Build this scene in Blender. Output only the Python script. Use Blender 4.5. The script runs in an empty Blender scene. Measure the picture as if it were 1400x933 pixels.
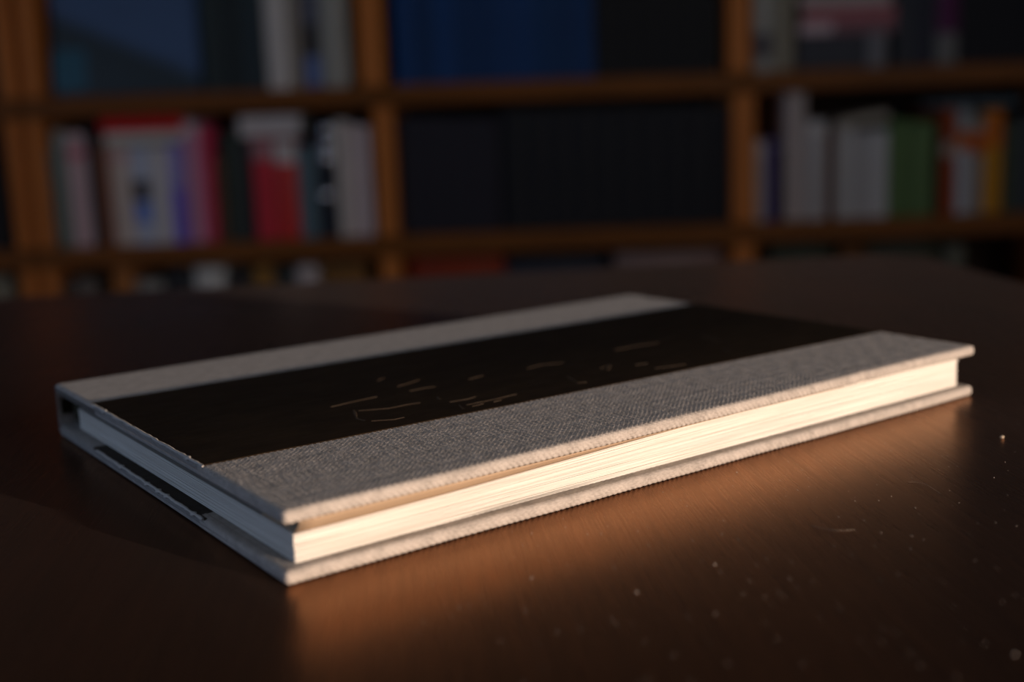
import bpy, bmesh, math, random
import numpy as np
from mathutils import Vector, Matrix

random.seed(7)
scene = bpy.context.scene
col = scene.collection

# ------------------------------------------------------------------ camera
IMG_W, IMG_H, FPX = 1400.0, 933.0, 1648.09
PITCH, ROLL, CAM_H = 0.1892, -0.03716, 0.09512
_f = Vector((0, math.cos(PITCH), -math.sin(PITCH)))
_r0 = Vector((1, 0, 0)); _u0 = _r0.cross(_f)
_r = _r0 * math.cos(ROLL) + _u0 * math.sin(ROLL)
_u = _u0 * math.cos(ROLL) - _r0 * math.sin(ROLL)
CAM = Vector((0, 0, CAM_H))
cd = bpy.data.cameras.new('camera'); cam = bpy.data.objects.new('camera', cd); col.objects.link(cam)
cam.matrix_world = Matrix(((_r.x, _u.x, -_f.x, 0), (_r.y, _u.y, -_f.y, 0), (_r.z, _u.z, -_f.z, CAM_H), (0, 0, 0, 1)))
cd.sensor_width = 36; cd.lens = 36 * FPX / IMG_W; cd.clip_start = 0.01; cd.clip_end = 60
cd.dof.use_dof = True; cd.dof.focus_distance = 0.302; cd.dof.aperture_fstop = 6.6
scene.camera = cam

# ------------------------------------------------------------------ world, sun, daylight in the windows, exposure
world = bpy.data.worlds.new('dusk_sky'); scene.world = world; world.use_nodes = True
bg = world.node_tree.nodes['Background']
bg.inputs[0].default_value = (0.42, 0.55, 0.85, 1); bg.inputs[1].default_value = 0.5

SUN_AZ = Vector((0.80, -0.60, 0)).normalized(); SUN_EL = math.radians(2.5)
sun_dir = (SUN_AZ * math.cos(SUN_EL) + Vector((0, 0, math.sin(SUN_EL)))).normalized()
sl = bpy.data.lights.new('low_evening_sun', 'SUN'); sl.energy = 4.4; sl.color = (1.0, 0.745, 0.565); sl.angle = math.radians(0.6)
so = bpy.data.objects.new('low_evening_sun', sl); col.objects.link(so)
so.rotation_euler = sun_dir.to_track_quat('Z', 'Y').to_euler(); so.location = sun_dir * 6

RX, LX, BY, FY, FZ, CZ = 1.90, -2.60, 2.72, -2.30, -0.75, 1.95      # room: right, left, back (shelves), front, floor, ceiling
WIN_R = (-1.70, -0.45, -0.10, 1.35)      # right-wall window: y0, y1, z0, z1
WIN_L = (-1.80, -0.40, -0.05, 0.95)      # left-wall window: y0, y1, z0, z1

def area(name, loc, direction, sx, sy, energy, color):
    l = bpy.data.lights.new(name, 'AREA'); l.shape = 'RECTANGLE'; l.size = sx; l.size_y = sy; l.energy = energy; l.color = color
    o = bpy.data.objects.new(name, l); col.objects.link(o); o.location = loc
    o.rotation_euler = (-Vector(direction)).to_track_quat('Z', 'Y').to_euler(); return o
area('daylight_side_window', (RX + .03, (WIN_R[0] + WIN_R[1]) / 2, (WIN_R[2] + WIN_R[3]) / 2), (-1, 0, 0), 1.2, 1.4, 17.5, (1.0, 0.95, 0.92))
area('daylight_left_window', (LX - .03, (WIN_L[0] + WIN_L[1]) / 2, (WIN_L[2] + WIN_L[3]) / 2), (1, 0, 0), 1.35, .95, 12.5, (0.42, 0.63, 1.0))

vs = scene.view_settings
vs.view_transform = 'Standard'; vs.look = 'None'; vs.exposure = 0.0; vs.gamma = 1.0; vs.use_curve_mapping = False
scene.cycles.use_denoising = True
scene.cycles.max_bounces = 8

# ------------------------------------------------------------------ helpers
def srgb(r, g, b):
    f = lambda c: c / 12.92 if c <= .04045 else ((c + .055) / 1.055) ** 2.4
    return (f(r / 255), f(g / 255), f(b / 255))

class N:
    """tiny node-graph helper"""
    def __init__(self, name):
        self.m = bpy.data.materials.new(name); self.m.use_nodes = True
        self.t = self.m.node_tree; self.p = self.t.nodes['Principled BSDF']
    def n(self, kind, **kw):
        x = self.t.nodes.new(kind)
        for k, v in kw.items(): setattr(x, k, v)
        return x
    def l(self, a, b): self.t.links.new(a, b)
    def put(self, sock, v):
        if hasattr(v, 'is_linked') or hasattr(v, 'links'): self.l(v, sock)
        else: sock.default_value = v
    def math(self, op, a, b=0.0, c=0.0):
        x = self.n('ShaderNodeMath', operation=op)
        self.put(x.inputs[0], a); self.put(x.inputs[1], b); self.put(x.inputs[2], c)
        return x.outputs[0]
    def noise(self, vec, scale, detail=3, rough=.5):
        x = self.n('ShaderNodeTexNoise'); self.l(vec, x.inputs['Vector'])
        x.inputs['Scale'].default_value = scale; x.inputs['Detail'].default_value = detail; x.inputs['Roughness'].default_value = rough
        return x.outputs['Fac']
    def ramp(self, fac, stops):
        x = self.n('ShaderNodeValToRGB'); self.l(fac, x.inputs[0]); e = x.color_ramp.elements
        while len(e) < len(stops): e.new(.5)
        for k, (pos, c) in enumerate(stops): e[k].position = pos; e[k].color = (*c, 1)
        return x.outputs[0]
    def mapping(self, vec, scale, rot=(0, 0, 0)):
        x = self.n('ShaderNodeMapping'); self.l(vec, x.inputs[0]); x.inputs['Scale'].default_value = scale; x.inputs['Rotation'].default_value = rot
        return x.outputs[0]
    def bump(self, h, strength, dist):
        x = self.n('ShaderNodeBump'); self.l(h, x.inputs['Height']); x.inputs['Strength'].default_value = strength; x.inputs['Distance'].default_value = dist
        self.l(x.outputs[0], self.p.inputs['Normal']); return x
    def set(self, **kw):
        for k, v in kw.items(): self.put(self.p.inputs[k.replace('_', ' ')], (*v, 1) if isinstance(v, tuple) and len(v) == 3 else v)
    def obj(self): return self.n('ShaderNodeTexCoord').outputs['Object']
    def uv(self): return self.n('ShaderNodeTexCoord').outputs['UV']

def mesh_obj(name, verts, faces, mat, parent=None, uvs=None, smooth=False, loc=None):
    me = bpy.data.meshes.new(name); me.from_pydata(verts, [], faces)
    if uvs:
        lay = me.uv_layers.new(name='UVMap')
        for lp in me.loops: lay.data[lp.index].uv = uvs[lp.vertex_index]
    me.materials.append(mat)
    if smooth: me.polygons.foreach_set('use_smooth', [True] * len(me.polygons))
    o = bpy.data.objects.new(name, me); col.objects.link(o)
    if parent: o.parent = parent
    if loc: o.location = loc
    return o

def from_bm(name, bm, mat, parent=None, smooth=False):
    bmesh.ops.recalc_face_normals(bm, faces=bm.faces[:])
    me = bpy.data.meshes.new(name); bm.to_mesh(me); bm.free(); me.materials.append(mat)
    if smooth: me.polygons.foreach_set('use_smooth', [True] * len(me.polygons))
    o = bpy.data.objects.new(name, me); col.objects.link(o)
    if parent: o.parent = parent
    return o

def bm_box(bm, x0, x1, y0, y1, z0, z1, bev=0.0, seg=1):
    r = bmesh.ops.create_cube(bm, size=1.0)
    for v in r['verts']:
        v.co = Vector(((x0 + x1) / 2 + v.co.x * (x1 - x0), (y0 + y1) / 2 + v.co.y * (y1 - y0), (z0 + z1) / 2 + v.co.z * (z1 - z0)))
    if bev:
        es = list({e for v in r['verts'] for e in v.link_edges})
        bmesh.ops.bevel(bm, geom=es, offset=bev, segments=seg, affect='EDGES', profile=.5)

def box(name, b, mat, parent=None, bev=0.0, seg=1):
    bm = bmesh.new(); bm_box(bm, *b, bev=bev, seg=seg); return from_bm(name, bm, mat, parent)

def empty(name, loc, rz=0):
    o = bpy.data.objects.new(name, None); col.objects.link(o); o.location = loc; o.rotation_euler = (0, 0, rz); o.empty_display_size = .05; return o

def tag(o, label, cat, group=None, kind=None):
    o['label'] = label; o['category'] = cat
    if group: o['group'] = group
    if kind: o['kind'] = kind
    return o

def struct(o): o['kind'] = 'structure'; return o

# ------------------------------------------------------------------ materials
def wood(name, dark, light, axis_scale, rough=.4, bump=.15, spec=.4):
    k = N(name); v = k.mapping(k.obj(), axis_scale)
    a = k.noise(v, 6, 5, .6); c = k.ramp(a, [(.3, dark), (.7, light)])
    k.set(Base_Color=c, Roughness=rough, Specular_IOR_Level=spec); k.bump(k.noise(v, 30, 3), bump, .0004); return k.m

def plain(name, c, rough=.6, metal=0.0, spec=.5):
    k = N(name); v = k.obj(); a = k.noise(v, 40, 3)
    d = tuple(x * .86 for x in c); k.set(Base_Color=k.ramp(a, [(.3, d), (.7, c)]), Roughness=rough, Metallic=metal, Specular_IOR_Level=spec); return k.m

M = {}
M['plaster'] = plain('pale_wall_paint', (.30, .30, .31), .9)
M['ceil'] = plain('ceiling_paint', (.45, .45, .46), .9)
M['floorwood'] = wood('floor_boards', (.05, .028, .015), (.09, .05, .028), (8, 1, 1), .5)
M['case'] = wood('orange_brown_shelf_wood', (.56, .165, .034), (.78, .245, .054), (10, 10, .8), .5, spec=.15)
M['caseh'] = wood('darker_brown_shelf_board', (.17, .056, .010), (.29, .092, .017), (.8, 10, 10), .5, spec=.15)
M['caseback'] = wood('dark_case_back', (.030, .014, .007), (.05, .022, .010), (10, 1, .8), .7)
M['white_frame'] = plain('white_window_paint', (.7, .7, .7), .5)

def table_material():
    k = N('dark_varnished_table_wood'); o = k.obj()
    g = k.noise(k.mapping(o, (70, 3.5, 1)), 4, 6, .62)
    big = k.noise(k.mapping(o, (6, 1.2, 1)), 3, 4)
    mix = k.math('MULTIPLY_ADD', big, .5, k.math('MULTIPLY', g, .5))
    k.set(Base_Color=k.ramp(mix, [(.32, (.115, .038, .012)), (.5, (.155, .052, .017)), (.68, (.20, .068, .023))]))
    # worn lacquer: fine scratches along the grain, smudges
    sc = k.noise(k.mapping(o, (1700, 34, 1)), 1.0, 3, .7)
    sm = k.noise(o, 14, 4)
    r = k.math('MULTIPLY_ADD', sc, .18, k.math('MULTIPLY_ADD', sm, .14, .13))
    k.set(Roughness=r, Metallic=.92, Specular_Tint=(1.0, .80, .64), Sheen_Weight=.026, Sheen_Roughness=.45, Sheen_Tint=(.9, .88, .9))
    h = k.math('ADD', k.math('MULTIPLY', sc, .7), k.math('MULTIPLY', g, .6))
    k.bump(h, .4, .0001); return k.m
M['table'] = table_material()

def cloth_material(name, pitch, base=(.48, .45, .42)):
    k = N(name); uv = k.uv()
    sx = k.n('ShaderNodeSeparateXYZ'); k.l(uv, sx.inputs[0])
    wob = k.noise(uv, 90, 2); wob2 = k.noise(uv, 420, 2)
    off = k.math('MULTIPLY_ADD', wob2, .7, k.math('MULTIPLY', wob, 1.6))
    x = k.math('MULTIPLY_ADD', sx.outputs[0], 1 / pitch, off)
    y = k.math('MULTIPLY_ADD', sx.outputs[1], 1 / pitch, k.math('MULTIPLY', off, -.8))
    P = math.pi
    fx = k.math('FLOOR', x); fy = k.math('FLOOR', y)
    warp = k.math('MULTIPLY', k.math('ABSOLUTE', k.math('SINE', k.math('MULTIPLY', x, P))),
                  k.math('MULTIPLY_ADD', k.math('COSINE', k.math('MULTIPLY', k.math('ADD', y, fx), P)), .45, .55))
    weft = k.math('MULTIPLY', k.math('ABSOLUTE', k.math('SINE', k.math('MULTIPLY', y, P))),
                  k.math('MULTIPLY_ADD', k.math('COSINE', k.math('MULTIPLY', k.math('ADD', k.math('ADD', x, fy), 1.0), P)), .45, .55))
    h = k.math('MAXIMUM', warp, weft)
    fib = k.noise(uv, 5200, 2)
    h2 = k.math('MULTIPLY_ADD', fib, .35, h)
    cv = k.math('MULTIPLY_ADD', k.noise(uv, 260, 3), .5, k.math('MULTIPLY', k.noise(uv, 1500, 2), .5))
    c = k.ramp(cv, [(.25, tuple(q * .62 for q in base)), (.5, base), (.78, tuple(min(q * 1.3, .9) for q in base))])
    k.set(Base_Color=c, Roughness=.92, Specular_IOR_Level=.15, Sheen_Weight=.08, Sheen_Roughness=.5)
    k.bump(h2, 1.0, pitch * .33); return k.m
CP = .00084
M['cloth'] = cloth_material('grey_beige_book_linen', CP)
def linen_thread_material():
    k = N('grey_beige_linen_thread'); uv = k.uv(); base = (.48, .432, .385)
    cv = k.math('MULTIPLY_ADD', k.noise(uv, 260, 3), .5, k.math('MULTIPLY', k.noise(k.mapping(uv, (1, 3, 1)), 900, 2), .5))
    c = k.ramp(cv, [(.25, tuple(q * .55 for q in base)), (.5, base), (.78, tuple(min(q * 1.35, .9) for q in base))])
    k.set(Base_Color=c, Roughness=.92, Specular_IOR_Level=.12)
    k.bump(k.noise(uv, 5200, 2), .4, .0001); return k.m
M['thread'] = linen_thread_material()

def panel_material():
    k = N('dark_brown_pasted_paper'); o = k.obj()
    a = k.math('MULTIPLY_ADD', k.noise(k.mapping(o, (1, 2.2, 1)), 60, 4), .6, k.math('MULTIPLY', k.noise(o, 240, 4), .4)); b = k.noise(k.mapping(o, (12, 60, 1)), 8, 4)
    k.set(Base_Color=k.ramp(a, [(.3, (.022, .0135, .007)), (.7, (.044, .027, .0135))]))
    k.set(Roughness=k.math('MULTIPLY_ADD', b, .25, .42), Specular_IOR_Level=.12)
    k.bump(a, .25, .0001); return k.m
M['panel'] = panel_material()
M['worn'] = plain('worn_pale_paper_edge', (.62, .58, .53), .9)
M['mark'] = plain('faint_bronze_lettering', (.072, .046, .026), .6)
M['paperedge'] = None
def paper_material():
    k = N('cream_page_paper'); o = k.obj()
    a = k.noise(k.mapping(o, (25, 25, 900)), 1.2, 3)
    k.set(Base_Color=k.ramp(a, [(.3, (.74, .70, .63)), (.7, (.86, .83, .77))]), Roughness=.9, Specular_IOR_Level=.1); return k.m
M['paper'] = paper_material()
M['endpaper'] = plain('tan_endpaper', (.52, .37, .24), .85)
M['hollow_shade_fill'] = plain('olive_hollow_shade', (.030, .021, .006), .9)  # olive inside of the spine hollow, darkened to hold its shade

# ------------------------------------------------------------------ room shell
struct(box('floor', (LX - .1, RX + .1, FY - .1, BY + .1, FZ - .06, FZ), M['floorwood']))
struct(box('ceiling', (LX - .1, RX + .1, FY - .1, BY + .1, CZ, CZ + .06), M['ceil']))
struct(box('wall_back', (LX - .1, RX + .1, BY, BY + .1, FZ, CZ), M['plaster']))
struct(box('wall_front', (LX - .1, RX + .1, FY - .1, FY, FZ, CZ), M['plaster']))
def wall_with_hole(name, axis, w0, w1, a0, a1, hole):
    h0, h1, z0, z1 = hole; bm = bmesh.new()
    for (p0, p1, q0, q1) in ((a0, h0, FZ, CZ), (h1, a1, FZ, CZ), (h0, h1, FZ, z0), (h0, h1, z1, CZ)):
        if axis == 'x': bm_box(bm, w0, w1, p0, p1, q0, q1)
        else: bm_box(bm, p0, p1, w0, w1, q0, q1)
    return struct(from_bm(name, bm, M['plaster']))
wall_with_hole('wall_right', 'x', RX, RX + .1, FY, BY, WIN_R)
wall_with_hole('wall_left', 'x', LX - .1, LX, FY, BY, WIN_L)
def window_frame(name, axis, w, hole, mull):
    h0, h1, z0, z1 = hole; e = struct(empty(name, (0, 0, 0)))
    def bar(nm, p0, p1, q0, q1):
        b = (w, w + .05, p0, p1, q0, q1) if axis == 'x' else (p0, p1, w, w + .05, q0, q1)
        box(nm, b, M['white_frame'], e, .004)
    bar('stile', h0, h0 + .04, z0, z1); bar('stile', h1 - .04, h1, z0, z1)
    bar('rail', h0 + .04, h1 - .04, z0, z0 + .04); bar('rail', h0 + .04, h1 - .04, z1 - .04, z1)
    bar('mullion', mull - .015, mull + .015, z0 + .04, z1 - .04)
window_frame('window_1', 'x', RX + .045, WIN_R, -1.5)
window_frame('window_2', 'x', LX - .095, WIN_L, -1.1)

# ------------------------------------------------------------------ table
TA = math.radians(5.6)
TC = Vector((0.246, 0.737, 0))                         # far right corner of the table top
table = tag(empty('table', (TC.x, TC.y, FZ), TA), 'dark brown varnished wooden table that the linen bound book lies on', 'table')
TW, TD, TH = 1.75, 0.95, .032
def rounded_top(name, w, d, z0, z1, rad, bev, mat, parent):
    bm = bmesh.new(); pts = []
    cs = [(-rad, -rad, 0), (-w + rad, -rad, 90), (-w + rad, -d + rad, 180), (-rad, -d + rad, 270)]
    for cx, cy, a0 in cs:
        for i in range(9):
            a = math.radians(a0 + i * 90 / 8); pts.append((cx + rad * math.cos(a), cy + rad * math.sin(a)))
    lo = [bm.verts.new((x, y, z0)) for x, y in pts]; hi = [bm.verts.new((x, y, z1)) for x, y in pts]
    bm.faces.new(hi); bm.faces.new(lo[::-1])
    for i in range(len(pts)):
        j = (i + 1) % len(pts); bm.faces.new((lo[i], lo[j], hi[j], hi[i]))
    es = [e for e in bm.edges if abs(e.verts[0].co.z - z1) < 1e-6 and abs(e.verts[1].co.z - z1) < 1e-6]
    bmesh.ops.bevel(bm, geom=es, offset=bev, segments=3, affect='EDGES', profile=.5)
    return from_bm(name, bm, mat, parent)
rounded_top('tabletop', TW, TD, -FZ - TH, -FZ, .018, .006, M['table'], table)
for (x0, x1, y0, y1) in ((-TW + .09, -.09, -.10, -.08), (-TW + .09, -.09, -TD + .08, -TD + .10), (-.10, -.08, -TD + .10, -.10), (-TW + .08, -TW + .10, -TD + .10, -.10)):
    box('apron', (x0, x1, y0, y1, -FZ - TH - .09, -FZ - TH), M['table'], table, .002)
for lx in (-.09, -TW + .09):
    for ly in (-.09, -TD + .09):
        bm = bmesh.new(); r = bmesh.ops.create_cube(bm, size=1)
        for v in r['verts']:
            s = .032 if v.co.z > 0 else .022
            v.co = Vector((lx + (s if v.co.x > 0 else -s), ly + (s if v.co.y > 0 else -s), (-FZ - TH) if v.co.z > 0 else 0))
        from_bm('leg', bm, M['table'], table)

# ------------------------------------------------------------------ the linen bound book
L, WD, T = 0.24, 0.1645, 0.0162
BT = 0.0031                                            # board thickness
BA = Vector((-0.04798, 0.23541, 0)); TH_B = 0.62161
hero = tag(empty('linen_bound_book', BA, TH_B), 'thin hardback with grey linen strips and dark brown cover panel lying on the table', 'book')

def slab(name, v0, v1, z0, z1, mat, parent, u0=0.0, u1=L, r=.0012, v0b=None, v1b=None, nu=48, arc=5, wav=0.0, seed=0):
    """a rounded board swept along u, with UVs in metres that run over every edge; v0b/v1b are the limits at the far end"""
    v0b = v0 if v0b is None else v0b; v1b = v1 if v1b is None else v1b
    hz = (z1 - z0) / 2; rings = []
    cap = []
    for i in range(arc + 1):
        a = math.pi / 2 * i / arc; cap.append((r * (1 - math.sin(a)), r * (1 - math.cos(a)), r * (math.pi / 2 - a)))  # (du, inset, uv)
    # start cap: from medial line out
    seq = [(0, hz * .98, -(hz * .98 - r) - r * math.pi / 2)]
    for i in range(arc, -1, -1):
        a = math.pi / 2 * i / arc
        seq.append((r * (1 - math.cos(math.pi / 2 - a)), r * (1 - math.sin(math.pi / 2 - a)), -r * a))
    body0, body1 = r, (u1 - u0) - r
    full = [(s[0], s[1], r + s[2]) for s in seq]
    for i in range(1, nu): full.append((body0 + (body1 - body0) * i / nu, 0, body0 + (body1 - body0) * i / nu))
    full += [((u1 - u0) - s[0], s[1], (u1 - u0) - (r + s[2])) for s in reversed(seq)]
    rnd = random.Random(seed); ph = [rnd.uniform(0, 6.28) for _ in range(4)]
    verts, uvs, faces = [], [], []
    for (du, ins, uu) in full:
        t = du / (u1 - u0); a0 = v0 + (v0b - v0) * t + ins; a1 = v1 + (v1b - v1) * t - ins
        b0, b1 = z0 + ins, z1 - ins; rr = max(min(r - ins if ins < r else .00005, (b1 - b0) / 2 - 1e-6), .00002)
        w = wav * (math.sin(du * 55 + ph[0]) + .6 * math.sin(du * 131 + ph[1]))
        prof = []; 
        for (cy, cz, s) in ((a0 + rr, b1 - rr, 90), (a0 + rr, b0 + rr, 180), (a1 - rr, b0 + rr, 270), (a1 - rr, b1 - rr, 0)):
            for i in range(arc + 1):
                an = math.radians(s + i * 90 / arc); prof.append((cy + rr * math.cos(an), cz + rr * math.sin(an)))
        prof.append(prof[0]); arcl = 0; last = prof[0]
        # arc length measured from the upper fore-side corner, fixed to the full section so UV rows stay level
        for (y, z) in prof:
            arcl += math.hypot(y - last[0], z - last[1]); last = (y, z)
            verts.append((u0 + du, y + w * (1 if y < (a0 + a1) / 2 else 0), z)); uvs.append((u0 + uu, arcl + ins + .1))
    m = 4 * (arc + 1) + 1
    for i in range(len(full) - 1):
        for j in range(m - 1):
            a = i * m + j; faces.append((a, a + 1, a + m + 1, a + m))
    o = mesh_obj(name, verts, faces, mat, parent, uvs, True)
    bm = bmesh.new(); bm.from_mesh(o.data); bmesh.ops.recalc_face_normals(bm, faces=bm.faces[:]); bm.to_mesh(o.data); bm.free()
    return o

def woven_strip(name, v0, v1, z0, z1, mat, parent, u0, u1, r, v1b, seed, top_dense=True, wav=.00012, amp=.00022):
    """a cloth covered board edge whose weave is real relief: rounded section swept along u, threads pushed out along the normal"""
    rng = np.random.default_rng(seed); st = CP / 4.2; hz = (z1 - z0) / 2; arc = 9
    # rings (du, inset, uv_u): near cap, body, far cap
    seq = [(0., hz * .97, -(hz * .97 - r) - r * math.pi / 2), (0., (hz * .97 + r) / 2, -(hz * .97 - r) / 2 - r * math.pi / 2)]
    # quarter round: du grows from 0 to r while the inset shrinks from r to 0
    seq = seq[:2] + [(r * (1 - math.cos(math.pi / 2 * i / arc)), r * (1 - math.sin(math.pi / 2 * i / arc)), -r * math.pi / 2 * (1 - i / arc)) for i in range(arc + 1)]
    Ltot = u1 - u0; nb = int((Ltot - 2 * r) / st)
    rings = [(a, b, r + c) for a, b, c in seq] + [(r + (Ltot - 2 * r) * i / nb, 0., r + (Ltot - 2 * r) * i / nb) for i in range(1, nb)]
    rings += [(Ltot - a, b, Ltot - (r + c)) for a, b, c in reversed(seq)]
    R = np.array(rings); du, ins, uu = R[:, 0], R[:, 1], R[:, 2]
    t = du / Ltot; a0 = v0 + ins; a1 = v1 + (v1b - v1) * t - ins
    ph = rng.uniform(0, 6.28, 4); w = wav * (np.sin(du * 55 + ph[0]) + .6 * np.sin(du * 131 + ph[1])) + (.0007 * np.exp(-((du - .186) / .0022) ** 2) if top_dense else 0); a0 = a0 + w
    b0, b1 = z0 + ins, z1 - ins; rr = np.maximum(r - ins, .00003)
    cols_y, cols_z, arcs = [], [], []
    n1 = int((v1 - r) / st) if top_dense else 10
    dense_in = .012 if not top_dense else None
    s_top = np.linspace(0, 1, n1)
    if not top_dense: s_top = np.concatenate([[0], np.linspace(1 - dense_in / v1, 1, int(dense_in / st))])
    for q in s_top: cols_y.append(a1 + (a0 + rr - a1) * q); cols_z.append(b1); arcs.append(q * (v1 - r))
    base = v1 - r
    na = max(6, int(r * math.pi / 2 / st))
    for i in range(1, na + 1):
        an = math.pi / 2 + math.pi / 2 * i / na; cols_y.append(a0 + rr + rr * math.cos(an)); cols_z.append(b1 - rr + rr * math.sin(an)); arcs.append(base + r * math.pi / 2 * i / na)
    base += r * math.pi / 2; lip = (z1 - z0) - 2 * r; nl = max(3, int(lip / st))
    for i in range(1, nl + 1):
        q = i / nl; cols_y.append(a0); cols_z.append((b1 - rr) + ((b0 + rr) - (b1 - rr)) * q); arcs.append(base + lip * q)
    base += lip
    for i in range(1, na + 1):
        an = math.pi + math.pi / 2 * i / na; cols_y.append(a0 + rr + rr * math.cos(an)); cols_z.append(b0 + rr + rr * math.sin(an)); arcs.append(base + r * math.pi / 2 * i / na)
    base += r * math.pi / 2
    for q in list(np.linspace(0, .006 / v1, 16)[1:]) + [.5, 1.0]:
        cols_y.append(a0 + rr + (a1 - a0 - rr) * q); cols_z.append(b0); arcs.append(base + q * v1)
    Y = np.stack([np.broadcast_to(c, du.shape) for c in cols_y], 1); Z = np.stack([np.broadcast_to(c, du.shape) for c in cols_z], 1)
    nr, nc = Y.shape; X = np.broadcast_to((u0 + du)[:, None], Y.shape); V = np.broadcast_to(np.array(arcs)[None, :], Y.shape) + 0.0
    U = np.broadcast_to(uu[:, None], Y.shape) + 0.0
    P = np.stack([X, Y, Z], -1)
    # normals from the grid, oriented outwards (top faces up)
    gu = np.gradient(P, axis=0); gv = np.gradient(P, axis=1); Nn = np.cross(gv, gu); Nn /= np.linalg.norm(Nn, axis=2, keepdims=True) + 1e-12
    if Nn[nr // 2, 2, 2] < 0: Nn = -Nn
    # weave: plain linen with slubby, slightly wandering threads
    def smooth_noise(A, B, fa, fb, k):
        p = rng.uniform(0, 6.28, 8); f = rng.uniform(.5, 1.6, (8, 2))
        return sum(np.sin(A * fa * f[i, 0] + B * fb * f[i, 1] * (1 if i % 2 else -1) + p[i]) for i in range(8)) / 8
    wx = smooth_noise(U, V, 300, 240, 0) * .45 + smooth_noise(U, V, 1500, 1700, 0) * .10
    wy = smooth_noise(U, V, 260, 320, 0) * .45 + smooth_noise(U, V, 1700, 1400, 0) * .10
    x = U / CP + wx; y = V / CP + wy; fx, fy = np.floor(x).astype(int), np.floor(y).astype(int)
    ta = rng.uniform(.72, 1.12, 900); tb = rng.uniform(.72, 1.12, 900)
    warp = np.abs(np.sin(np.pi * x)) ** .8 * (.5 + .5 * np.cos(np.pi * (y + fx))) * ta[fx % 900]
    weft = np.abs(np.sin(np.pi * y)) ** .8 * (.5 + .5 * np.cos(np.pi * (x + fy + 1))) * tb[fy % 900]
    h = np.maximum(warp, weft) + .22 * smooth_noise(U, V, 5200, 4300, 0)
    P = P + Nn * (h * amp - amp * .55)[..., None]
    me = bpy.data.meshes.new(name); idx = np.arange(nr * nc).reshape(nr, nc)
    F = np.stack([idx[:-1, :-1], idx[:-1, 1:], idx[1:, 1:], idx[1:, :-1]], -1).reshape(-1, 4)
    if np.dot(np.cross(P[nr // 2, 3] - P[nr // 2, 2], P[nr // 2 + 1, 2] - P[nr // 2, 2]), (0, 0, 1)) < 0: F = F[:, ::-1]
    me.vertices.add(nr * nc); me.vertices.foreach_set('co', P.reshape(-1).astype(np.float32))
    me.loops.add(F.size); me.loops.foreach_set('vertex_index', F.reshape(-1).astype(np.int32))
    me.polygons.add(len(F)); me.polygons.foreach_set('loop_start', np.arange(0, F.size, 4, dtype=np.int32)); me.polygons.foreach_set('loop_total', np.full(len(F), 4, np.int32))
    me.update(calc_edges=True)
    lay = me.uv_layers.new(name='UVMap'); UVv = np.stack([U, V], -1).reshape(-1, 2)[F.reshape(-1)]
    lay.data.foreach_set('uv', UVv.reshape(-1).astype(np.float32))
    me.polygons.foreach_set('use_smooth', np.ones(len(F), bool)); me.materials.append(mat); me.validate()
    o = bpy.data.objects.new(name, me); col.objects.link(o); o.parent = parent; return o

A0, A1, B0, B1 = .0438, .0358, .1285, .1250            # panel limits at the near and far end
front = slab('front_cover', .0035, WD - .003, T - BT + .0001, T - .0002, M['cloth'], hero, u0=.0001, u1=L - .0001, r=.0008, nu=40)
woven_strip('fore_edge_cloth_strip', 0, A0 + .004, T - BT, T, M['thread'], front, 0, L, .0012, A1 + .004, 1)
slab('dark_cover_panel', A0, B0, T - .0006, T + .00022, M['panel'], front, u0=.0004, u1=L - .0004, r=.0003, v0b=A1, v1b=B1, nu=60, wav=.00008, seed=2)
back = slab('back_cover', .003, WD - .003, .0003, BT - .0001, M['cloth'], hero, u0=-.0005, u1=L - .0001, r=.0008, nu=40)
woven_strip('fore_edge_cloth_strip', -.0004, A0 + .004, 0.0001, BT + .0002, M['thread'], back, -.0006, L - .0005, .0013, A1 + .004, 3, top_dense=False, wav=.00015, amp=.00015)
slab('dark_cover_panel', A0, B0, BT - .0007, BT + .00012, M['panel'], back, u0=-.0003, u1=L - .0002, r=.0003, v0b=A1, v1b=B1, seed=4)

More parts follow.
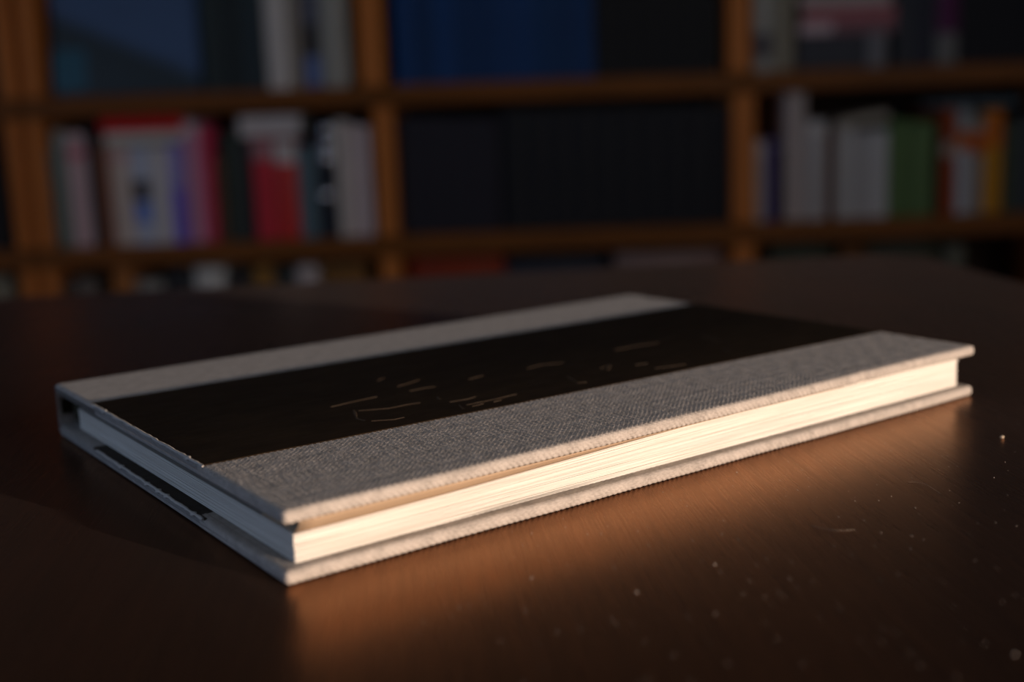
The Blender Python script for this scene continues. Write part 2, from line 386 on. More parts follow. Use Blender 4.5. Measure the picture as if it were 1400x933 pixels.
# spine case: strip on the front cover, round the back and under, one continuous C-section of cloth
def spine_case():
    w = .0011; prof = []
    def add(y, z): prof.append((y, z))
    # outer path from top inner limit to bottom inner limit
    add(None, T); 
    rt, rb = .0012, .0042
    for i in range(7):
        a = math.radians(90 - 90 * i / 6); add(WD - rt + rt * math.cos(a), T - rt + rt * math.sin(a))
    for i in range(9):
        a = math.radians(0 - 90 * i / 8); add(WD - rb + rb * math.cos(a), rb + rb * math.sin(a))
    add(None, 0.0)
    add(None, BT)                                      # back board, inner face
    add(WD - .0052, BT); add(WD - .0030, BT + .0005); add(WD - .0014, BT + .0022)
    add(WD - w, BT + .0045); add(WD - w, T - BT - .002); add(WD - .0020, T - BT); add(None, T - BT)
    nu = 40; us = [0, .0004] + [.0012 + (L - .0024) * i / nu for i in range(nu + 1)] + [L - .0004, L]
    ins = [.0009, .0003] + [0] * (nu + 1) + [.0003, .0009]
    verts, uvs, faces = [], [], []; n = len(prof)
    for u, q in zip(us, ins):
        t = u / L; vin = B0 + (B1 - B0) * t - .004; s = 0; last = None
        for k, (y, z) in enumerate(prof):
            y = vin if y is None else y
            # pull the section towards the board centre line at the very ends (soft turned-in edge)
            zz = z; yy = y
            if q:
                if z > T - .0004: zz = z - q
                elif z < .0004: zz = z + q
                if y > WD - .0004: yy = y - q * .5
                if abs(z - BT) < 1e-6: zz = z - q * .6
                if abs(z - (T - BT)) < 1e-6: zz = z + q * .6
            if last: s += math.hypot(y - last[0], z - last[1])
            last = (y, z); verts.append((u, yy, zz)); uvs.append((u, s + .3))
    for i in range(len(us) - 1):
        for j in range(n - 1): a = i * n + j; faces.append((a, a + 1, a + n + 1, a + n))
    # end faces: quad strip between outer and inner paths
    for base in (0, (len(us) - 1) * n):
        def P(k): return base + k
        outer_top = [0, 1]; 
        faces.append(tuple(P(k) for k in (0, 1, 2, 3, 4, 5, 6, 7, n - 3, n - 2, n - 1)))
        faces.append(tuple(P(k) for k in (7, 8, 9, 10, n - 5, n - 4, n - 3)))
        faces.append(tuple(P(k) for k in (10, 11, 12, 13, 14, 15, 16, 17, 18, 19, 20, 21, n - 5)))
    o = mesh_obj('spine', verts, faces, M['cloth'], hero, uvs, False)
    bm = bmesh.new(); bm.from_mesh(o.data); bmesh.ops.recalc_face_normals(bm, faces=bm.faces[:]); bm.to_mesh(o.data); bm.free()
    return o
spine_case()
box('hollow_shade_fill', (.0045, L - .0045, WD - .0113, WD - .0018, BT + .0012, T - BT - .0003), M['hollow_shade_fill'], hero)  # block added so the hollow behind the spine reads dark

box('hollow_shade_sheet', (.0012, L - .0012, WD - .0016, WD - .00115, BT + .0035, T - BT - .0018), M['hollow_shade_fill'], hero)  # dark sheet over the inner spine wall, paints the hollow's shade
box('hollow_shade_sheet', (.0014, L - .0014, WD - .0112, WD - .002, T - BT - .0004, T - BT - .00005), M['hollow_shade_fill'], hero)  # same shade sheet under the front board

# pages: eight gatherings, each with its single leaves
PZ0, PZ1 = BT + .0002, T - BT - .0002
NG, NL = 8, 8
def page_top(u): # the block is pressed lower at the near corner and rises to the cover
    k = max(0.0, 1 - u / .17); return PZ1 - .0031 * k * k * (3 - 2 * k)
for g in range(NG):
    verts, faces = [], []
    for l in range(NL):
        idx = g * NL + l; rr = random.Random(idx * 13 + 5)
        f0, f1 = idx / (NG * NL), (idx + .97) / (NG * NL)
        ph = [rr.uniform(0, 6.28) for _ in range(4)]
        vf = .0034 + rr.uniform(-.00012, .00012) + .00022 * math.sin(idx * .55) + (.0003 if idx in (9, 10, 27, 44) else 0)
        ua, ub = .0035 + rr.uniform(-.00015, .00015), L - .0042 + rr.uniform(-.00015, .00015)
        if idx == NG * NL - 1: vf -= .0003
        nseg = 30; b0 = len(verts)
        for i in range(nseg + 1):
            u = ua + (ub - ua) * i / nseg; pt = page_top(u)
            wv = .00005 * math.sin(u * 60 + ph[0]) + .00003 * math.sin(u * 150 + ph[1])
            dz = .00002 * math.sin(u * 70 + ph[2])
            if idx < 7:                                # lowest leaves sag away from the block and leave a thin dark gap
                dz -= .0005 * math.exp(-((u - .065) / .03) ** 2) * (1 if idx > 1 else .2) * (1 if idx < 6 else .3)
                wv += .0004 * math.exp(-((u - .06) / .04) ** 2) * (1 if idx in (5, 6) else 0)
            za = PZ0 + (pt - PZ0) * f0 + dz; zb = PZ0 + (pt - PZ0) * f1 + dz
            bow = -.0006 * math.sin(math.pi * (f0 - .02))
            verts += [(u, vf + wv - bow * .4, za), (u, vf + wv - bow * .4, zb), (u, WD - .0115, za), (u, WD - .0115, zb)]
        for i in range(nseg):
            a = b0 + i * 4
            faces += [(a, a + 4, a + 5, a + 1), (a + 1, a + 5, a + 7, a + 3), (a + 3, a + 7, a + 6, a + 2), (a + 2, a + 6, a + 4, a)]
        faces += [(b0, b0 + 1, b0 + 3, b0 + 2), (b0 + nseg * 4, b0 + nseg * 4 + 2, b0 + nseg * 4 + 3, b0 + nseg * 4 + 1)]
    o = mesh_obj('page_gathering', verts, faces, M['paper'], hero)
    bm = bmesh.new(); bm.from_mesh(o.data); bmesh.ops.recalc_face_normals(bm, faces=bm.faces[:]); bm.to_mesh(o.data); bm.free()

# endpaper that bends from the inside of the front board down to the page block at the near corner
verts, faces = [], []; nseg, nr = 40, 6
for i in range(nseg + 1):
    u = .0037 + (L * .72) * i / nseg; pt = page_top(u)
    za, zb = T - BT + .0001, pt + .00002
    for j in range(nr + 1):
        s = j / nr; v = .0006 + .0030 * s ** 1.4; z = za + (zb - za) * s
        verts.append((u, v, z))
    verts.append((u, .02, zb))
for i in range(nseg):
    for j in range(nr + 1): a = i * (nr + 2) + j; faces.append((a, a + 1, a + nr + 3, a + nr + 2))
ep = mesh_obj('endpaper', verts, faces, M['endpaper'], hero, None, True)
sm = ep.modifiers.new('thickness', 'SOLIDIFY'); sm.thickness = .00012; sm.offset = 0

# worn pale rims where the dark panels fold over the tail edge of both boards
def worn_rim(parent, z, u, lo, hi, seed):
    rr = random.Random(seed); verts, faces = [], []; n = 70
    for i in range(n + 1):
        v = lo + (hi - lo) * i / n; w = .00030 + .00018 * rr.random() + (.0005 if rr.random() < .05 else 0)
        d = .00010 * math.sin(i * .7) + rr.uniform(-.00006, .00006)
        verts += [(u + d - w, v, z - w * .4), (u + d, v, z + w * .55), (u + d + w, v, z + w * .2), (u + d, v, z - w)]
    for i in range(n):
        a = i * 4
        for j in range(4): faces.append((a + j, a + (j + 1) % 4, a + 4 + (j + 1) % 4, a + 4 + j))
    faces += [(0, 1, 2, 3), (n * 4 + 3, n * 4 + 2, n * 4 + 1, n * 4)]
    return mesh_obj('worn_edge', verts, faces, M['worn'], parent, None, True)
worn_rim(front, T + .00016, .00025, A0 - .0005, B0 - .002, 3)
worn_rim(back, BT + .00005, -.0004, A0 + .001, B0 - .004, 8)

# faint illegible lettering on the dark panel (u, v in millimetres)
STROKES = [[(49.3, 73.5), (57.5, 74.8), (64.7, 75.1)], [(52.4, 65.9), (48.3, 56.8), (48.9, 53.1)], [(52.9, 64.3), (60, 60.8), (67, 60.8), (70, 60.2)],
 [(50, 52), (55.3, 49), (58.2, 49.3)], [(75.7, 82.1), (80.9, 83.7), (84.9, 85.2)], [(75.4, 74.6), (80.4, 74.7), (83.8, 74)], [(77.3, 62.7), (76, 59.1)],
 [(76.5, 55), (82.1, 54.3), (85.1, 55)], [(76.2, 49.7), (74.6, 45.2)], [(77.8, 48.9), (87.5, 48.8), (95.2, 49.4)], [(78, 46.4), (82, 46.7)], [(85, 46.2), (88, 46.8)],
 [(119.8, 57), (116.4, 48), (118.8, 46.9)], [(145.6, 46.7), (150.1, 45.5), (156.1, 44.4)], [(144.8, 55), (148.9, 53.9)], [(179.8, 51.1), (179.7, 47.8)],
 [(155.3, 76.8), (165.2, 77.1), (173.6, 75.5)], [(192.8, 74.2), (189.6, 62.3)], [(117.9, 74.9), (124.4, 76), (131.2, 73.6)], [(133.8, 58.7), (139.6, 60.4), (133.3, 54.7)],
 [(96.2, 75.2), (102.2, 76.2)], [(75.2, 93.5), (78.9, 95.4)]]
rr = random.Random(4)
for s in STROKES:
    # densify and roughen
    verts, faces, pts = [], [], []
    for (p, q) in zip(s[:-1], s[1:]):
        m = max(2, int(math.hypot(q[0] - p[0], q[1] - p[1]) / 1.2))
        for i in range(m): pts.append((p[0] + (q[0] - p[0]) * i / m, p[1] + (q[1] - p[1]) * i / m))
    pts.append(s[-1]); b0 = len(verts)
    for i, (x, y) in enumerate(pts):
        nx, ny = pts[min(i + 1, len(pts) - 1)][0] - pts[max(i - 1, 0)][0], pts[min(i + 1, len(pts) - 1)][1] - pts[max(i - 1, 0)][1]
        d = math.hypot(nx, ny) or 1; w = (.25 + .35 * rr.random())
        ox, oy = -ny / d * w, nx / d * w
        for (a, b, z) in ((ox, oy, .0001), (ox * .5, oy * .5, .00032), (-ox * .5, -oy * .5, .00032), (-ox, -oy, .0001)):
            verts.append(((x + a) / 1000, (y + b) / 1000, T + z))
    for i in range(len(pts) - 1):
        a = b0 + i * 4
        for j in range(3): faces.append((a + j, a + j + 1, a + j + 5, a + j + 4))
    mesh_obj('lettering_stroke', verts, faces, M['mark'], front)

# ------------------------------------------------------------------ bookcase
CY = 2.40; CD = .30
case = tag(empty('bookcase', (0, CY, FZ)), 'tall orange brown wooden bookcase filled with books behind the table', 'bookcase')
def cbox(name, x0, x1, y0, y1, z0, z1, mat, bev=.003):
    return box(name, (x0, x1, y0, y1, z0 - FZ, z1 - FZ), mat, case, bev)
TZ = [-.733, -.438, -.143, .152, .447, .742]           # shelf upper surfaces
UP = {}                                                # uprights per tier (x0, x1)
low = [(-1.64, -1.60), (-.978, -.950), (-.936, -.908), (-.257, -.216), (.449, .494), (1.135, 1.175)]
upp = [(-1.64, -1.60), (-.975, -.946), (-.931, -.900), (-.277, -.228), (.440, .484), (1.125, 1.165)]
for t in range(5):
    for (x0, x1) in (upp if t >= 3 else low):
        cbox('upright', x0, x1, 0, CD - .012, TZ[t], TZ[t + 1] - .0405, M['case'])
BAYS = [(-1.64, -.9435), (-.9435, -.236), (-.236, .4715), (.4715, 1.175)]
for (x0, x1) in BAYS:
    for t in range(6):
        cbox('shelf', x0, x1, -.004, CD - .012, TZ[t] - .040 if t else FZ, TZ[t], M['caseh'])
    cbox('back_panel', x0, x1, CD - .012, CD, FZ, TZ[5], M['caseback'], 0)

def at(px, py, Y):
    d = _f + _r * ((px - IMG_W / 2) / FPX) - _u * ((py - IMG_H / 2) / FPX)
    return CAM + d * (Y / d.y)

BF = CY + .022                                         # spines stand a little inside the shelf front
_cov = {}
GAIN = .122
def cover_mat(c, gloss=.45):
    key = (c, gloss)
    if key not in _cov:
        a = tuple(x / g_ for x, g_ in zip(srgb(*c), (.116, .124, .138))); mx = max(a)
        if mx > .84: a = tuple(x * .84 / mx for x in a)
        k = N('book_cover_%d' % len(_cov)); v = k.obj()
        n = k.noise(k.mapping(v, (60, 60, 8)), 2, 3)
        k.set(Base_Color=k.ramp(n, [(.25, tuple(x * .82 for x in a)), (.75, a)]), Roughness=gloss, Specular_IOR_Level=.35 if gloss < .4 else .12)
        _cov[key] = k.m
    return _cov[key]
M['pages'] = plain('book_pages', (.50, .45, .38), .9)

def book_parts(root, w, h, d, c, rnd=.25, bands=(), gloss=.45):
    """upright book in its own frame: spine at y=0 facing -y, centred in x, bottom at z=0"""
    bt = min(.0025, w * .12); prof = []; n = 8; bulge = w * rnd * .5
    for i in range(n + 1):
        a = -1 + 2 * i / n; prof.append((a * w / 2, bulge * (a * a)))
    outer = [(-w / 2, d)] + prof + [(w / 2, d)]
    inner = [(w / 2 - bt, d)] + [((a if abs(a) < w / 2 - bt else math.copysign(w / 2 - bt, a)), y + bt) for (a, y) in reversed(prof)] + [(-w / 2 + bt, d)]
    loop = outer + inner; m = len(loop); verts = [(x, y, 0) for x, y in loop] + [(x, y, h) for x, y in loop]
    faces = [(i, (i + 1) % m, m + (i + 1) % m, m + i) for i in range(m)]
    q = len(outer)
    for i in range(q - 1):
        a, b, cc, dd = i, i + 1, m - 2 - i, m - 1 - i
        faces.append((dd, cc, b, a)); faces.append((m + a, m + b, m + cc, m + dd))
    o = mesh_obj('cover', verts, faces, cover_mat(c, gloss), root)
    bm = bmesh.new(); bm.from_mesh(o.data); bmesh.ops.recalc_face_normals(bm, faces=bm.faces[:]); bm.to_mesh(o.data); bm.free()
    box('page_block', (-w / 2 + bt, w / 2 - bt, bulge + bt + .001, d - .003, .003, h - .003), M['pages'], root)
    for (z0, z1, bc) in bands:                         # printed bands, labels, painted highlights: thin curved skins on the spine
        vv, ff = [], []
        for i in range(n + 1):
            x, y = prof[i][0] * .985, prof[i][1]
            vv += [(x, y - .0006, z0 * h), (x, y - .0006, z1 * h), (x, y + .0006, z0 * h), (x, y + .0006, z1 * h)]
        for i in range(n):
            a = i * 4; ff += [(a, a + 4, a + 5, a + 1), (a + 1, a + 5, a + 7, a + 3), (a, a + 2, a + 6, a + 4), (a + 2, a + 3, a + 7, a + 6)]
        mesh_obj('spine_band', vv, ff, cover_mat(bc, .5), root)
    return o

def bay_limits(x, tier):
    e = upp if tier >= 3 else low
    for (p, q) in ((e[0][1], e[1][0]), (e[2][1], e[3][0]), (e[3][1], e[4][0]), (e[4][1], e[5][0])):
        if p - .03 < x < q + .03: return p, q
    return -9, 9

def upright_book(px0, px1, ptop, tier, c, label, group=None, rnd=.25, bands=(), gloss=.45, depth=.19, lean=0.0, fwd=0.0, gap=.0012, cat='book'):
    z0 = TZ[tier] + .0002; pm = (ptop + (330 if tier == 2 else 105)) / 2 if tier >= 2 else ptop
    y = BF + fwd
    x0, x1 = at(px0, pm, y).x, at(px1, pm, y).x
    b0, b1 = bay_limits((x0 + x1) / 2, tier); x0, x1 = max(x0, b0 + .0008), min(x1, b1 - .0004)
    z1 = at((px0 + px1) / 2, ptop, y).z
    zmax = TZ[tier + 1] - .0415
    h = min(z1, zmax) - z0; w = x1 - x0 - gap
    r = tag(empty('upright_book', ((x0 + x1) / 2, y, z0)), label, cat, group)
    if lean:
        r.rotation_euler = (0, lean, 0); r.location.z += abs(math.sin(lean)) * w / 2
    book_parts(r, w, h, depth, c, rnd, bands, gloss)
    return r

def flat_book(px0, px1, zlow, thick, c, label, page_c=None, depth=.15, fwd=0.0, rz=0.0, rx=0.0, gloss=.45, tilt=0.0, label_at=None):
    """a book lying on its side on others, its long spine to the room"""
    y = BF + fwd; x0, x1 = at(px0, 170, y).x, at(px1, 170, y).x; ln = x1 - x0
    r = tag(empty('lying_book', ((x0 + x1) / 2, y, zlow)), label, 'book')
    r.rotation_euler = (0, tilt, rz); b = .003
    box('cover_board', (-ln / 2, ln / 2, 0, depth, thick - b, thick), cover_mat(c, gloss), r, .0008)
    box('cover_board', (-ln / 2, ln / 2, 0, depth, 0, b), cover_mat(c, gloss), r, .0008)
    if page_c:   # pages to the room
        box('page_block', (-ln / 2 + .003, ln / 2 - .003, .003, depth - .004, b, thick - b), cover_mat(page_c, .8), r)
    else:
        box('spine', (-ln / 2, ln / 2, 0, .003, b, thick - b), cover_mat(c, gloss), r)
        if label_at: box('spine_band', (-ln / 2 + label_at[0] * ln, -ln / 2 + label_at[1] * ln, -.0006, .0004, .001, thick - .001), cover_mat(label_at[2], .6), r)
        box('page_block', (-ln / 2 + .003, ln / 2 - .003, .0035, depth - .004, b, thick - b), M['pages'], r)
    return r

# ---- left bay, middle shelf (tier 2)
g = 'books on the left bay middle shelf'
ub = upright_book
ub(61, 76, 205, 2, (30, 44, 50), 'narrow dark teal book beside the left upright on middle shelf', g)
ub(77, 93, 178, 2, (54, 58, 54), 'grey green book between the teal and the pale pink books', g, gloss=.2)
ub(94, 120, 182, 2, (104, 88, 92), 'pale pink grey book near the left end of middle shelf', g, bands=[(.78, .86, (112, 60, 70))])
ub(121, 132, 172, 2, (16, 15, 17), 'thin black book right of the pale pink book', g)
ub(133, 140, 196, 2, (38, 34, 36), 'very thin charcoal book under the red lying book', g)
ub(141, 151, 199, 2, (64, 32, 12), 'thin orange brown book left of the cream book', g)
ub(152, 180, 200, 2, (122, 112, 108), 'cream book with dark mark under the red lying book', g, bands=[(.86, .93, (98, 76, 80))])
ub(181, 205, 200, 2, (88, 92, 104), 'white book with black and blue printed patches on its spine', g, bands=[(.45, .66, (28, 28, 32)), (.22, .44, (52, 66, 104))])
ub(206, 232, 200, 2, (112, 110, 114), 'light grey book left of the violet book', g)
ub(233, 252, 197, 2, (62, 54, 108), 'violet blue book under right end of the red lying book', g, bands=[(.55, .97, (84, 80, 116))])
ub(254, 276, 166, 2, (92, 62, 78), 'mauve book between the violet and the crimson books', g, bands=[(.90, .99, (84, 78, 82))])
ub(277, 293, 172, 2, (124, 34, 54), 'crimson book right of the mauve book', g)
ub(295, 307, 215, 2, (40, 24, 14), 'low brown book between the crimson and the black books', g)
ub(309, 327, 180, 2, (22, 26, 24), 'black green book left of the thick red books', g)
ub(328, 346, 190, 2, (18, 18, 20), 'black book under left end of the white lying book', g)
ub(347, 376, 190, 2, (104, 24, 32), 'left one of the two thick red books', g, bands=[(.80, .98, (74, 52, 56))])
ub(377, 407, 190, 2, (108, 22, 20), 'right one of the two thick red books with painted white highlight at top', g, bands=[(.76, .99, (165, 158, 160))], gloss=.25)  # pale top band paints the bright highlight on this spine
ub(409, 432, 200, 2, (38, 48, 54), 'slate grey book right of the thick red books', g)
glint_book = ub(433, 460, 168, 2, (13, 15, 20), 'black book with four added metal domes imitating foil glints on its spine', g, rnd=.12)
ub(461, 477, 165, 2, (94, 90, 88), 'leftmost of three pale grey books at right end of left bay', g)
ub(478, 493, 170, 2, (104, 96, 97), 'middle one of three pale grey books at right end of left bay', g)
ub(494, 509, 172, 2, (92, 86, 90), 'rightmost of three pale grey books at right end of left bay', g)
M['glint_dome'] = plain('polished_glint_dome', (.9, .9, .93), .09, 1.0)  # polished domes added to make the glints of foil lettering
for py in (178, 200, 217, 268):
    p = at(447, py, BF); bm = bmesh.new()
    bmesh.ops.create_uvsphere(bm, u_segments=20, v_segments=10, radius=.014)
    for v in bm.verts: v.co = Vector((v.co.x, v.co.y * .62, v.co.z))
    s = from_bm('foil_glint_dome', bm, M['glint_dome'], glint_book, True); s.location = (p.x - glint_book.location.x, .0005, p.z - glint_book.location.z)
ztop = at(190, 199, BF).z + .003
flat_book(140, 250, ztop, .024, (86, 84, 82), 'grey book lying between the upright cream books and the red lying book', None, depth=.15, fwd=.004)
flat_book(136, 250, ztop + .0243, .028, (98, 10, 12), 'red book lying flat on top of the grey lying book', None, depth=.16)
ztop = at(360, 189, BF).z + .003
flat_book(326, 410, ztop, .040, (104, 100, 102), 'white book lying flat on top of the thick red books', None, depth=.15)

# ---- left bay, upper shelf (tier 3)
g = 'books on the left bay upper shelf'
def print_material():
    k = N('dark_blue_landscape_print'); o = k.obj(); s = k.n('ShaderNodeSeparateXYZ'); k.l(o, s.inputs[0])
    x, z = s.outputs[0], s.outputs[2]
    edge = k.math('MULTIPLY_ADD', x, -.46, .095)
    up = k.math('MULTIPLY_ADD', k.math('SUBTRACT', z, edge), 26, .5)
    up = k.n('ShaderNodeClamp'); 
    d = k.math('MULTIPLY_ADD', k.math('SUBTRACT', z, edge), 26, .5); k.l(d, up.inputs[0])
    nz = k.noise(o, 9, 3)
    a = tuple(q / GAIN for q in srgb(26, 36, 52)); b = tuple(q / GAIN for q in srgb(15, 19, 21)); t = tuple(q / GAIN for q in srgb(13, 34, 42))
    c1 = k.ramp(k.math('MULTIPLY', up.outputs[0], k.math('MULTIPLY_ADD', nz, .8, .5)), [(.1, b), (.85, a)])
    mx = k.n('ShaderNodeMix', data_type='RGBA')
    ins = k.math('MULTIPLY', k.math('LESS_THAN', k.math('ABSOLUTE', k.math('ADD', x, .115)), .036), k.math('LESS_THAN', k.math('ABSOLUTE', k.math('ADD', z, -.050)), .040))
    k.l(ins, mx.inputs['Factor']); k.l(c1, mx.inputs['A']); mx.inputs['B'].default_value = (*t, 1)
    k.set(Base_Color=mx.outputs['Result'], Roughness=.35, Specular_IOR_Level=.4); return k.m
xa, xb = max(at(64, 60, BF).x, upp[2][1] + .002), at(268, 60, BF).x
r = tag(empty('picture_book', ((xa + xb) / 2, BF + .01, TZ[3] + .0027)), 'large dark blue picture book standing face out on the upper left shelf', 'book', g)
r.rotation_euler = (math.radians(-7), 0, 0); hw = (xb - xa) / 2
box('front_board', (-hw, hw, 0, .003, 0, .235), print_material(), r, .001)
box('page_block', (-hw + .003, hw - .006, .003, .016, .003, .232), M['pages'], r)
box('back_board', (-hw, hw, .016, .019, 0, .235), cover_mat((26, 36, 52)), r, .001)
ub(272, 300, -40, 3, (17, 22, 24), 'leftmost of three black green books beside the picture book', g)
ub(301, 328, -45, 3, (14, 18, 20), 'middle one of three black green books beside the picture book', g)
ub(329, 356, -45, 3, (16, 22, 26), 'rightmost of three black green books beside the picture book', g)
ub(361, 393, -20, 3, (88, 86, 86), 'pale grey white book on the upper left shelf', g)
ub(394, 412, -20, 3, (58, 54, 50), 'taupe book right of the pale grey white book', g)
ub(413, 435, -25, 3, (34, 36, 46), 'black book with blue lower spine on the upper left shelf', g, bands=[(.02, .30, (40, 50, 76)), (.30, .6, (20, 20, 22))])
ub(436, 474, -20, 3, (68, 68, 66), 'grey book beside the upright on the upper left shelf', g)

ORD = ['first', 'second', 'third', 'fourth', 'fifth', 'sixth', 'seventh', 'eighth', 'ninth', 'tenth', 'eleventh', 'twelfth', 'thirteenth']
# ---- centre bay, upper shelf: blue set, then black set
n = 10; w = (812 - 537) / n
for i in range(n):
    q = random.Random(i).uniform(.88, 1.12)
    ub(537 + i * w, 537 + (i + 1) * w, -55, 3, (int(8 * q), int(23 * q), int(46 * q)), '%s of ten matching dark blue volumes counted from the left, centre upper shelf' % ORD[i], 'blue volumes on the centre upper shelf', rnd=.12, depth=.21)
n = 6; w = (982 - 813) / n
for i in range(n):
    ub(813 + i * w, 813 + (i + 1) * w, -52, 3, (9, 9, 10), '%s of six black volumes counted from the blue volumes, centre upper shelf' % ORD[i], 'black volumes on the centre upper shelf', rnd=.12, depth=.21)
# ---- centre bay, middle shelf: two runs of near black volumes
n = 5; w = (684 - 546) / n
for i in range(n):
    ub(546 + i * w, 546 + (i + 1) * w, 160, 2, (14, 13, 17), '%s of five lower charcoal volumes counted from the left, centre middle shelf' % ORD[i], 'charcoal volumes on the centre middle shelf', rnd=.15, depth=.2)
n = 10; w = (1000 - 688) / n
for i in range(n):
    ub(688 + i * w, 688 + (i + 1) * w, 150 - i * .8, 2, (11, 11, 13), '%s of ten taller black volumes counted from the left, centre middle shelf' % ORD[i], 'black volumes on the centre middle shelf', rnd=.15, depth=.2)

# ---- right bay, middle shelf: cover colours carry the dimmer light of this bay
g = 'books on the right bay middle shelf'
ub(1038 - 17, 1046, 192, 2, (80, 77, 76), 'white book beside the right hand upright on middle shelf', g, bands=[(.82, .97, (130, 128, 128))], gloss=.2)  # paler band near the top is a highlight put into colour
ub(1047, 1062, 190, 2, (32, 28, 52), 'navy purple book right of the low white book', g)
ub(1063, 1072, 205, 2, (22, 14, 8), 'thin dark filler painting the shaded gap left of the tallest white book', g)  # dark strip stands in for the shade between two books
ub(1074, 1102, 122, 2, (78, 72, 71), 'tallest narrow off white book on the right bay middle shelf', g)
ub(1103, 1130, 165, 2, (76, 74, 75), 'grey white book right of the tallest white book', g, bands=[(.86, .98, (104, 102, 102))], gloss=.2)  # lighter top band imitates the gleam on this cover
ub(1131, 1143, 175, 2, (40, 24, 17), 'thin brown book left of three light grey books', g)
ub(1144, 1167, 175, 2, (80, 79, 79), 'leftmost of three light grey books left of the green books', g)
ub(1168, 1191, 180, 2, (76, 75, 76), 'middle one of three light grey books left of the green books', g)
ub(1192, 1214, 178, 2, (84, 84, 85), 'rightmost of three light grey books left of the green books', g)
ub(1216, 1246, 164, 2, (36, 48, 28), 'left one of the two wide green books', g)
ub(1247, 1276, 166, 2, (38, 50, 30), 'right one of the two wide green books', g)
ub(1278, 1286, 170, 2, (18, 16, 12), 'thin dark book right of the green books', g)
ub(1287, 1307, 150, 2, (62, 24, 8), 'rust orange book right of the green books', g, bands=[(.55, .70, (70, 60, 54))])
ub(1308, 1326, 150, 2, (80, 82, 86), 'white book with orange band between rust and yellow books', g, bands=[(.62, .80, (86, 42, 14)), (.80, .99, (64, 68, 70))])
ub(1327, 1345, 160, 2, (66, 60, 56), 'beige book with rust band left of the yellow book', g, bands=[(.62, .85, (82, 36, 14))])
ub(1346, 1370, 150, 2, (86, 58, 12), 'yellow book with rust top on the right bay middle shelf', g, bands=[(.64, .98, (88, 44, 10))])
ub(1372, 1392, 165, 2, (26, 30, 24), 'dark green book right of the yellow book', g)
ub(1393, 1416, 160, 2, (24, 26, 30), 'dark slate book at right edge of the picture, middle shelf', g)
z = at(1180, 176, BF).z + .008
flat_book(1147, 1217, z, .018, (72, 68, 62), 'beige book leaning tilted on top of three light grey books', None, depth=.14, tilt=-.16)
z = at(1340, 149, BF).z + .004
flat_book(1290, 1392, z, .016, (30, 36, 40), 'slate book lying flat on top of the rust and yellow books', None, depth=.14)

# ---- right bay, upper shelf: weaker light on this side is in the cover colours
g = 'books on the right bay upper shelf'
ub(1030, 1056, -20, 3, (72, 72, 70), 'grey book with dark lower spine beside the right hand upright', g, bands=[(.15, .45, (38, 37, 40))])
ub(1057, 1086, -15, 3, (60, 57, 50), 'olive grey book on the right bay upper shelf', g)
zb = TZ[3] + .0003
y0 = [(1090, 1182, .066, (22, 23, 27), 'black box shaped book at bottom of the lying pile, upper right shelf', None, .0),
      (1093, 1222, .024, (56, 38, 42), 'dark mauve book with pale end, second from bottom in the upper right pile', (.0, .34, (100, 88, 92)), .0),
      (1098, 1222, .026, (72, 40, 44), 'dull red book lying third from bottom in the upper right pile', None, .004),
      (1092, 1215, .026, (78, 70, 70), 'pale grey book on top of the upper right pile', None, .0)]
zz = zb
for (a, b, th, c, lab, pc, fw) in y0:
    flat_book(a, b, zz, th, c, lab, None, fwd=fw, depth=.16, label_at=pc); zz += th + .0003
ub(1186, 1214, 42, 3, (50, 50, 53), 'short dim grey book under the lying pile, upper right shelf', g)
ub(1228, 1250, -10, 3, (24, 25, 28), 'charcoal book right of the lying pile, upper right shelf', g)
ub(1251, 1280, -20, 3, (18, 19, 24), 'black book left of the plum book, upper right shelf', g)
ub(1281, 1311, -15, 3, (48, 48, 48), 'plum topped book with grey lower spine, upper right shelf', g, bands=[(.42, .98, (36, 14, 32))])
for i in range(4):
    ub(1313 + i * 26, 1339 + i * 26, -25, 3, (11, 11, 13), '%s of four black books counted from the plum topped book' % ORD[i], g)

# ---- tops of books on the shelf below, just above the far edge of the table
g = 'books on the low shelf behind the table edge'
low_books = [(70, 96, 384, (34, 28, 24), 'dim brown book top showing at far left above the table edge'), (100, 128, 382, (44, 40, 38), 'dim grey book top left of the tan book above the table edge'),
             (150, 180, 364, (70, 42, 20), 'tan brown book top under the left bay middle shelf'), (184, 222, 384, (60, 58, 56), 'grey book top right of the tan book above the table edge'),
             (226, 262, 370, (18, 18, 20), 'black book top left of the white book above the table edge'), (264, 306, 366, (150, 148, 146), 'white book top right above the table edge, left bay'),
             (310, 342, 370, (20, 18, 18), 'black book top right of the white book above the table edge'), (345, 372, 364, (64, 44, 18), 'ochre book top under the thick red books'),
             (376, 402, 368, (20, 22, 22), 'black book top between the ochre and the pale book'), (404, 434, 364, (84, 78, 78), 'pale grey book top under the slate grey book'),
             (438, 500, 362, (52, 34, 14), 'wide brown book top under three pale grey books'),
             (556, 690, 352, (60, 20, 10), 'long reddish book edge under the centre middle shelf'), (692, 830, 358, (20, 21, 27), 'long black book edge under the centre middle shelf'),
             (842, 990, 346, (62, 50, 48), 'long grey brown book edge under the centre middle shelf'),
             (1055, 1140, 338, (26, 28, 22), 'dark book edge under the right bay middle shelf'), (1150, 1185, 338, (48, 28, 10), 'rust book top under the right bay middle shelf'),
             (1190, 1290, 334, (28, 28, 22), 'wide olive black book top under the right bay middle shelf'), (1295, 1320, 336, (44, 44, 38), 'grey book top under the rust orange book')]
for (a, b, pt, c, lab) in low_books:
    ub(a, b, pt, 1, c, lab, g)
ub(-24, -6, 230, 2, (12, 12, 14), 'black book at left edge of the picture, left of the upright', 'books in the far left bay')
ub(-5, 7, 235, 2, (16, 15, 16), 'dim charcoal book touching the far left upright', 'books in the far left bay')
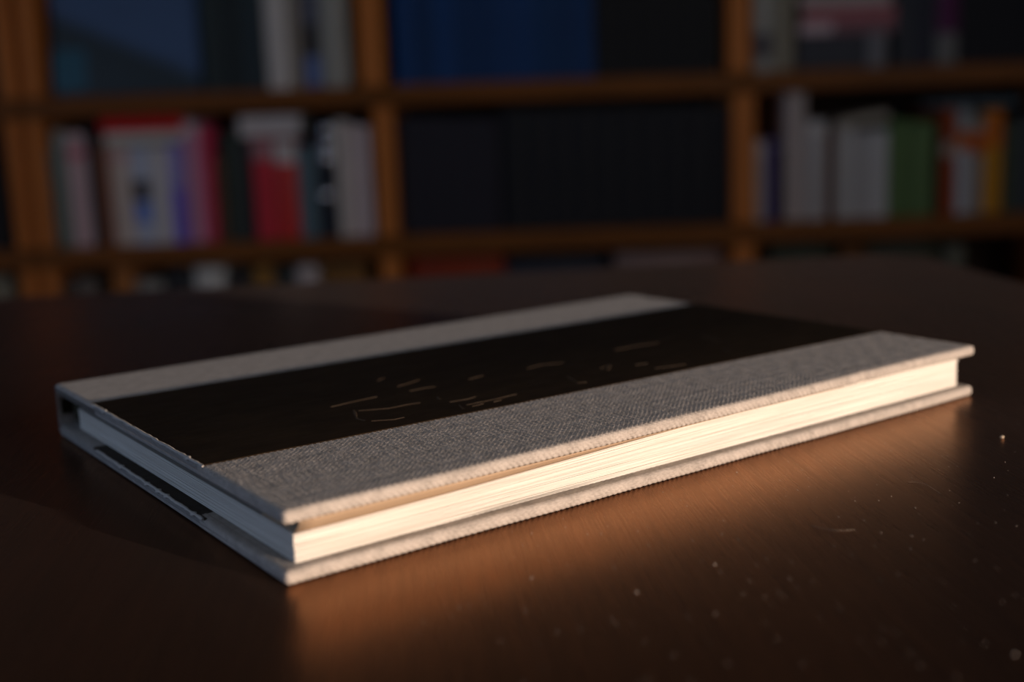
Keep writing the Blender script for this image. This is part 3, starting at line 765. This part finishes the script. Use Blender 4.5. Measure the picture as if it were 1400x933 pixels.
ub(-20, 12, 380, 1, (54, 52, 46), 'pale grey book top at left edge of the picture', 'books in the far left bay')

# ------------------------------------------------------------------ small things on the table
M['fibre'] = plain('pale_fibre', (.34, .28, .22), .6)
M['crumb'] = plain('pale_crumb', (.62, .50, .36), .8)
M['dust'] = plain('pale_dust', (.55, .50, .44), .9)
def fibre(pts, rad, label):
    cu = bpy.data.curves.new('hair_fibre', 'CURVE'); cu.dimensions = '3D'; cu.bevel_depth = rad; cu.bevel_resolution = 1
    s = cu.splines.new('NURBS'); s.points.add(len(pts) - 1)
    for p, q in zip(s.points, pts): p.co = (q[0], q[1], q[2], 1)
    s.use_endpoint_u = True; s.order_u = 3
    o = bpy.data.objects.new('tmp', cu); col.objects.link(o)
    me = bpy.data.meshes.new_from_object(o.evaluated_get(bpy.context.evaluated_depsgraph_get())); bpy.data.objects.remove(o)
    me.name = 'hair_fibre'; me.materials.clear(); me.materials.append(M['fibre'])
    f = bpy.data.objects.new('hair_fibre', me); col.objects.link(f); return tag(f, label, 'fibre')
fibre([(.0665, .2600, .0001), (.0690, .2570, .0002), (.0720, .2558, .0002), (.0752, .2566, .0001)], .00004, 'short pale hair curved like a smile on the table before the book')
fibre([(.0978, .2890, .0001), (.1000, .2886, .0002), (.1018, .2860, .0002), (.1024, .2790, .0001)], .000032, 'faint curled hair on the table near the right end of the book')
bm = bmesh.new(); bmesh.ops.create_icosphere(bm, subdivisions=2, radius=.0006)
for v in bm.verts: v.co *= random.uniform(.8, 1.15); v.co.z *= .8
o = from_bm('crumb', bm, M['crumb'], None, True); o.location = (.1358, .3247, .0005); tag(o, 'tiny pale crumb on the table right of the book', 'crumb')
bm = bmesh.new(); rr = random.Random(12)
for i in range(420):
    x, y = rr.uniform(-.02, .16), rr.uniform(.17, .34)
    du, dv = x - BA.x, y - BA.y
    if -du * math.sin(TH_B) + dv * math.cos(TH_B) > -.004: continue
    s = rr.uniform(.00004, .00012) * (2.0 if rr.random() < .06 else 1)
    m = bmesh.ops.create_icosphere(bm, subdivisions=1, radius=s, matrix=Matrix.Translation((x, y, s * .6)))
dust = from_bm('dust', bm, M['dust'], None, True); tag(dust, 'fine pale dust specks scattered on the dark table before the book', 'dust', kind='stuff')
